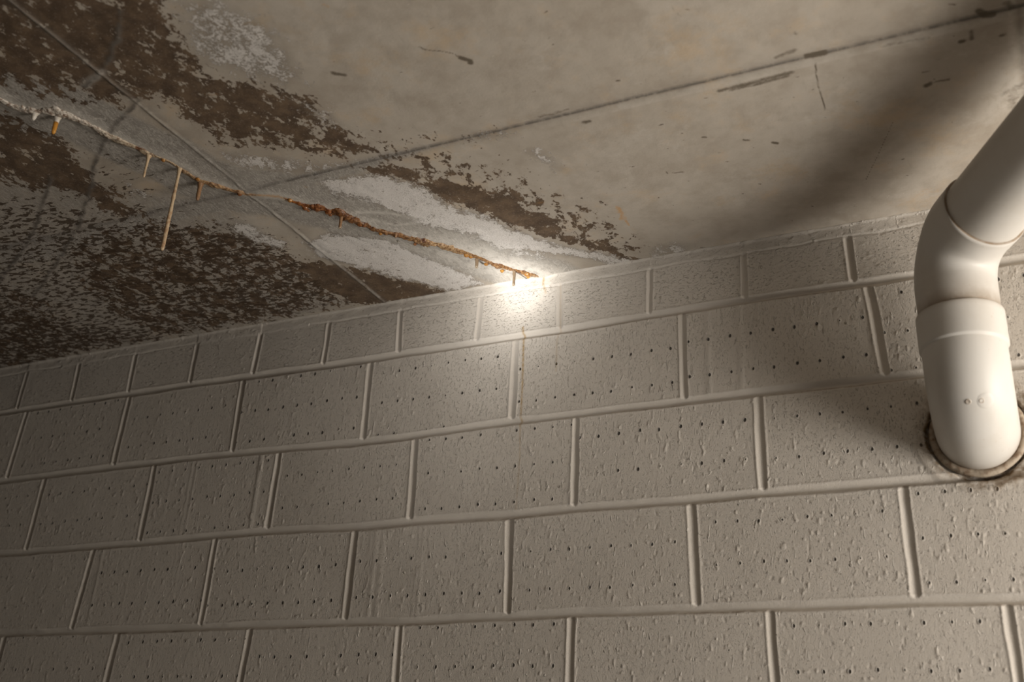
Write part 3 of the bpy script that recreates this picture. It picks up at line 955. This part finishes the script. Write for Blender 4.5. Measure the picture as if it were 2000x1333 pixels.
M_NOD = simple_material('dark_rust_nodule', (0.13, 0.038, 0.010), 0.15, 220, 0.0012, (0.30, 0.13, 0.045), 140, .7)
M_NOD2 = simple_material('amber_nodule', (0.38, 0.19, 0.05), 0.15, 220, 0.0010, (0.24, 0.095, 0.02), 120, .7)
for i, (q, r, m) in enumerate([((597, 401), .0060, M_NOD), ((603, 406), .0038, M_NOD), ((642, 408), .0078, M_NOD), ((646, 414), .0045, M_NOD), ((703, 432), .0068, M_NOD),
                               ((711, 435), .0052, M_NOD), ((744, 451), .0045, M_NOD2), ((811, 472), .0040, M_NOD), ((835, 474), .0045, M_NOD2), ((912, 493), .0065, M_NOD2),
                               ((920, 496), .0055, M_NOD2), ((950, 511), .0050, M_NOD2), ((567, 386), .0052, M_NOD2), ((1030, 531), .0068, M_NOD2)]):
    a = on_ceil(*q)
    lump('nodule', a[0], a[1], r, m, rust_crust, 400 + i, .8, 0.0070)
for i, (q, r, m) in enumerate([((469, 374), .0050, M_NOD), ((387, 345), .0045, M_NOD2), ((320, 308), .0042, M_NOD2)]):
    a = on_ceil(*q)
    lump('nodule', a[0], a[1], r, m, pale_crust, 430 + i, .7, 0.0065)

# hanging drops
wd = NT('clear_water')
wd.b.inputs['Transmission Weight'].default_value = 1.0
wd.b.inputs['IOR'].default_value = 1.33
M_WATER = wd.done((0.98, 0.96, 0.92), 0.02, None, .5)
wa = NT('amber_water')
wa.b.inputs['Transmission Weight'].default_value = 0.85
wa.b.inputs['IOR'].default_value = 1.33
M_AMBERW = wa.done((0.85, 0.50, 0.15), 0.03, None, .5)
GD = 'water drops below the crack'
for q, r, m, off, label in [((981, 523), .0048, M_AMBERW, .0085, 'round amber water drop hanging from the orange crust near the torch-lit wall'),
                            ((1032, 534), .0040, M_AMBERW, .0100, 'flat amber water drop at the wall end of the orange crust'),
                            ((836, 476), .0040, M_WATER, .0080, 'clear water drop hanging under the middle of the orange crust'),
                            ((777, 468), .0030, M_WATER, .0045, 'small clear drop on the bare grey ceiling below the tiny pointed stalactite'),
                            ((773, 485), .0022, M_WATER, .0040, 'tiniest clear drop on the grey ceiling, beneath the small clear drop')]:
    a = on_ceil(*q)
    o = lathe('water_drop', [(.0016, r * .75), (0, r), (-r * .45, r * .93), (-r * .8, r * .66), (-r * 1.0, r * .35), (-r * 1.07, r * .08)], m, None, 18)
    o.location = (a[0], a[1], float(ceil_z(a[0])) - off + .0004)
    o['label'], o['category'], o['group'] = label, 'water drop', GD


# ------------------------------------------------------------------ drain pipe
def sweep(name, path, radii, mat, parent, seg=72, caps=(False, False), grime_shade=None, ref=Vector((1, 0, 0))):
    """tube through a list of points with a radius at each; the frame is carried along without twist"""
    n = len(path)
    path = [Vector(p) for p in path]
    tans = []
    for i in range(n):
        a, b = path[max(i - 1, 0)], path[min(i + 1, n - 1)]
        t = (b - a)
        tans.append(t.normalized() if t.length > 1e-9 else tans[-1])
    u = (ref - tans[0] * ref.dot(tans[0])).normalized()
    P = np.zeros((n, seg, 3))
    for i in range(n):
        u = (u - tans[i] * u.dot(tans[i])).normalized()
        v = tans[i].cross(u)
        for j in range(seg):
            th = 2 * math.pi * j / seg
            q = path[i] + (u * math.cos(th) + v * math.sin(th)) * radii[i]
            P[i, j] = q
    bm = bmesh.new()
    rows = [[bm.verts.new(P[i, j]) for j in range(seg)] for i in range(n)]
    for i in range(n - 1):
        for j in range(seg):
            bm.faces.new((rows[i][j], rows[i][(j + 1) % seg], rows[i + 1][(j + 1) % seg], rows[i + 1][j]))
    if caps[0]:
        bm.faces.new(rows[0][::-1])
    if caps[1]:
        bm.faces.new(rows[-1])
    bmesh.ops.recalc_face_normals(bm, faces=bm.faces)
    for f in bm.faces:
        f.smooth = True
    me = bpy.data.meshes.new(name); bm.to_mesh(me); bm.free()
    g = np.zeros(n * seg, np.float32)
    if grime_shade is not None:
        g = np.repeat(np.asarray(grime_shade, np.float32), seg)
    a = me.attributes.new('grime_shade', 'FLOAT', 'POINT')
    a.data.foreach_set('value', g)
    me.materials.append(mat)
    o = bpy.data.objects.new(name, me); C.objects.link(o)
    o.parent = parent
    return o


pipe = bpy.data.objects.new('drain_pipe', None); C.objects.link(pipe)
pipe.empty_display_size = 0.05
pipe['label'] = 'white plastic drain pipe leaving the block wall and bending up under the ceiling'
pipe['category'] = 'pipe'

X0, Y0, Z0, r, rs = PIPE_X, -0.12, PIPE_Z, PIPE_R, PIPE_R * 1.05
Rb = 0.110
# lower bend: leaves the wall square, turns up to plumb
path, rad, gr = [], [], []
for y in (0.05, 0.02, 0.006, 0.0, -0.006):
    path.append((X0, y, Z0)); rad.append(r); gr.append(0.8 if y > -0.004 else 0.35)
for k in range(0, 33):
    a = math.pi / 2 * k / 32
    path.append((X0, Y0 + Rb - Rb * math.sin(a), Z0 + Rb - Rb * math.cos(a))); rad.append(r); gr.append(0.30 * math.exp(-k / 2.0))
sweep('lower_bend', path, rad, M_PVC, pipe, grime_shade=gr)
ZC = Z0 + Rb                      # -0.221: socket starts
h = 0.0644
# socket with its chamfered ledge
prof = [(-.0030, r * .995, .15), (-.0012, r + .0006, .0), (0.0, r + .0016, 0), (.0012, r + .0027, 0), (.0024, rs - .0002, 0), (.0036, rs, 0), (.012, rs, 0), (.03, rs, 0), (h - .012, rs, 0), (h - .006, rs, .10),
        (h - .0018, rs, .25), (h - .0005, rs - .0004, .45), (h, rs - .0013, .7), (h + .0001, r * 1.0, .9)]
sweep('socket', [(X0, Y0, ZC + q[0]) for q in prof], [q[1] for q in prof], M_PVC, pipe, grime_shade=[q[2] for q in prof])
# upper bend: from plumb to nearly level, heading out to the right and towards the viewer
psi, el = 0.9954, 0.086
E = Vector((1.0183, -0.2201, -0.0096))
D2 = Vector((math.cos(psi) * math.cos(el), -math.sin(psi) * math.cos(el), math.sin(el)))
Hd = Vector((math.cos(psi), -math.sin(psi), 0))
th = math.pi / 2 - el
hor = math.hypot(E.x - X0, E.y - Y0)
ver = E.z - (ZC + h)
R2 = 0.088
# straight riser then arc then straight run s2 so that the end lands on E
s2 = (hor - R2 * (1 - math.cos(th))) / math.cos(el)
riser = ver - R2 * math.sin(th) - s2 * math.sin(el)
base = Vector((X0, Y0, ZC + h))
path = [base + Vector((0, 0, -.01)), base + Vector((0, 0, 0.0005)), base + Vector((0, 0, max(riser, .002) * .5)), base + Vector((0, 0, max(riser, .002)))]
rad = [r * .975, r * .975, r * .985, r * .99]
gr = [1, .75, .25, 0.1]
Bc = base + Vector((0, 0, max(riser, .002)))
for k in range(1, 33):
    a = th * k / 32
    path.append(Bc + Hd * (R2 * (1 - math.cos(a))) + Vector((0, 0, R2 * math.sin(a))))
    tt = k / 32
    rad.append(r * (.99 + .055 * float(sstep(.35, .95, np.array(tt)))))
    gr.append(0.05)
last = path[-1]
for k in range(1, 6):
    path.append(last.lerp(E, k / 5)); rad.append(rs); gr.append(0.05 if k < 4 else .12)
path.append(E + D2 * .0005); rad.append(rs - .0012); gr.append(.8)
path.append(E + D2 * .0006); rad.append(r * .985); gr.append(1.0)  # dark ring: grime plus painted shade inside the socket rim
sweep('upper_bend', path, rad, M_PVC, pipe, grime_shade=gr, ref=Vector((math.sin(psi), math.cos(psi), 0)))
# level run going out of view
path = [E - D2 * .03] + [E + D2 * t for t in (0, .0008, .004, .1, .3, .6, 1.0, 1.35)]
sweep('straight_pipe', path, [r * .985] * len(path), M_PVC, pipe, grime_shade=[.8, .8, .6, .1, 0, 0, 0, 0, 0])
# mould marks: two small dimples on a faint raised disc
def mark(px, name, rr, raise_, mat):
    # intersect the viewing line with the bend surface (torus quarter) by marching
    d = ray(*px); d = d / np.linalg.norm(d)
    q = CAM + d * 1.4
    for _ in range(4000):
        q = q + d * 0.0003
        yy, zz = q[1] - (Y0 + Rb), q[2] - (Z0 + Rb)
        cyl = math.hypot(yy, zz)
        if math.hypot(cyl - Rb, q[0] - X0) < r:
            break
    c = np.array([X0, Y0 + Rb + yy / cyl * Rb, Z0 + Rb + zz / cyl * Rb])
    nrm = Vector(q - c).normalized()
    bm = bmesh.new()
    seg = 28
    ring = [(0.0, raise_), (.55, raise_), (.85, raise_ * .7), (1.0, -.0004)] if raise_ > 0 else [(0, .0002), (.45, .0003), (.75, .0009), (.95, .0007), (1.05, -.0003)]
    rot = nrm.to_track_quat('Z', 'Y').to_matrix()
    rows = []
    for f, z in ring[1:]:
        row = []
        for j in range(seg):
            a = 2 * math.pi * j / seg
            loc = rot @ Vector((math.cos(a) * f * rr, math.sin(a) * f * rr, 0))
            w = Vector(q) + loc
            # follow the curved surface
            yy, zz = w.y - (Y0 + Rb), w.z - (Z0 + Rb)
            cyl = math.hypot(yy, zz)
            cc = Vector((X0, Y0 + Rb + yy / cyl * Rb, Z0 + Rb + zz / cyl * Rb))
            n2 = (w - cc).normalized()
            row.append(bm.verts.new(cc + n2 * (r + z)))
        rows.append(row)
    cc = Vector(c)
    mid = bm.verts.new(cc + nrm * (r + ring[0][1]))
    for j in range(seg):
        bm.faces.new((mid, rows[0][j], rows[0][(j + 1) % seg]))
    for i in range(len(rows) - 1):
        for j in range(seg):
            bm.faces.new((rows[i][j], rows[i + 1][j], rows[i + 1][(j + 1) % seg], rows[i][(j + 1) % seg]))
    for f in bm.faces:
        f.smooth = True
    me = bpy.data.meshes.new(name); bm.to_mesh(me); bm.free()
    me.materials.append(mat)
    o = bpy.data.objects.new(name, me); C.objects.link(o); o.parent = pipe
    return o


mark((1925, 783), 'mould_disc', .0155, .0005, M_PVC)
M_MARK = simple_material('grubby_pvc', (0.55, 0.50, 0.44), .4, None, 0, (0.40, 0.34, 0.28), 200)
mark((1891, 785), 'mould_mark', .0048, -1, M_MARK)['label'] = 'small grubby moulded dimple'
mark((1917, 783), 'mould_mark', .0046, -1, M_MARK)['label'] = 'small grubby moulded dimple'

# crumbling sealant ring around the pipe at the wall
n, m = 160, 14
ths = np.linspace(0, 2 * math.pi, n + 1)
ps = np.linspace(-0.15 * math.pi, 1.15 * math.pi, m)
A, B = np.meshgrid(ths, ps, indexing='ij')
rw = 1 + 0.16 * vnoise(np.cos(A) * 4 + 9, np.sin(A) * 4 + 9, 500, 3)
maj, mi = 0.0752, 0.0072
rad_ = maj + np.cos(B) * mi * rw
P = np.stack([PIPE_X + rad_ * np.cos(A), -(np.sin(B) * mi * 0.9 * rw) + 0.004, PIPE_Z + rad_ * np.sin(A)], -1)
seal = grid_mesh('sealant_ring', P, True, None, M_SEAL)
seal.parent = pipe
seal['label'] = 'grimy beige ring of sealant round the pipe at the wall'
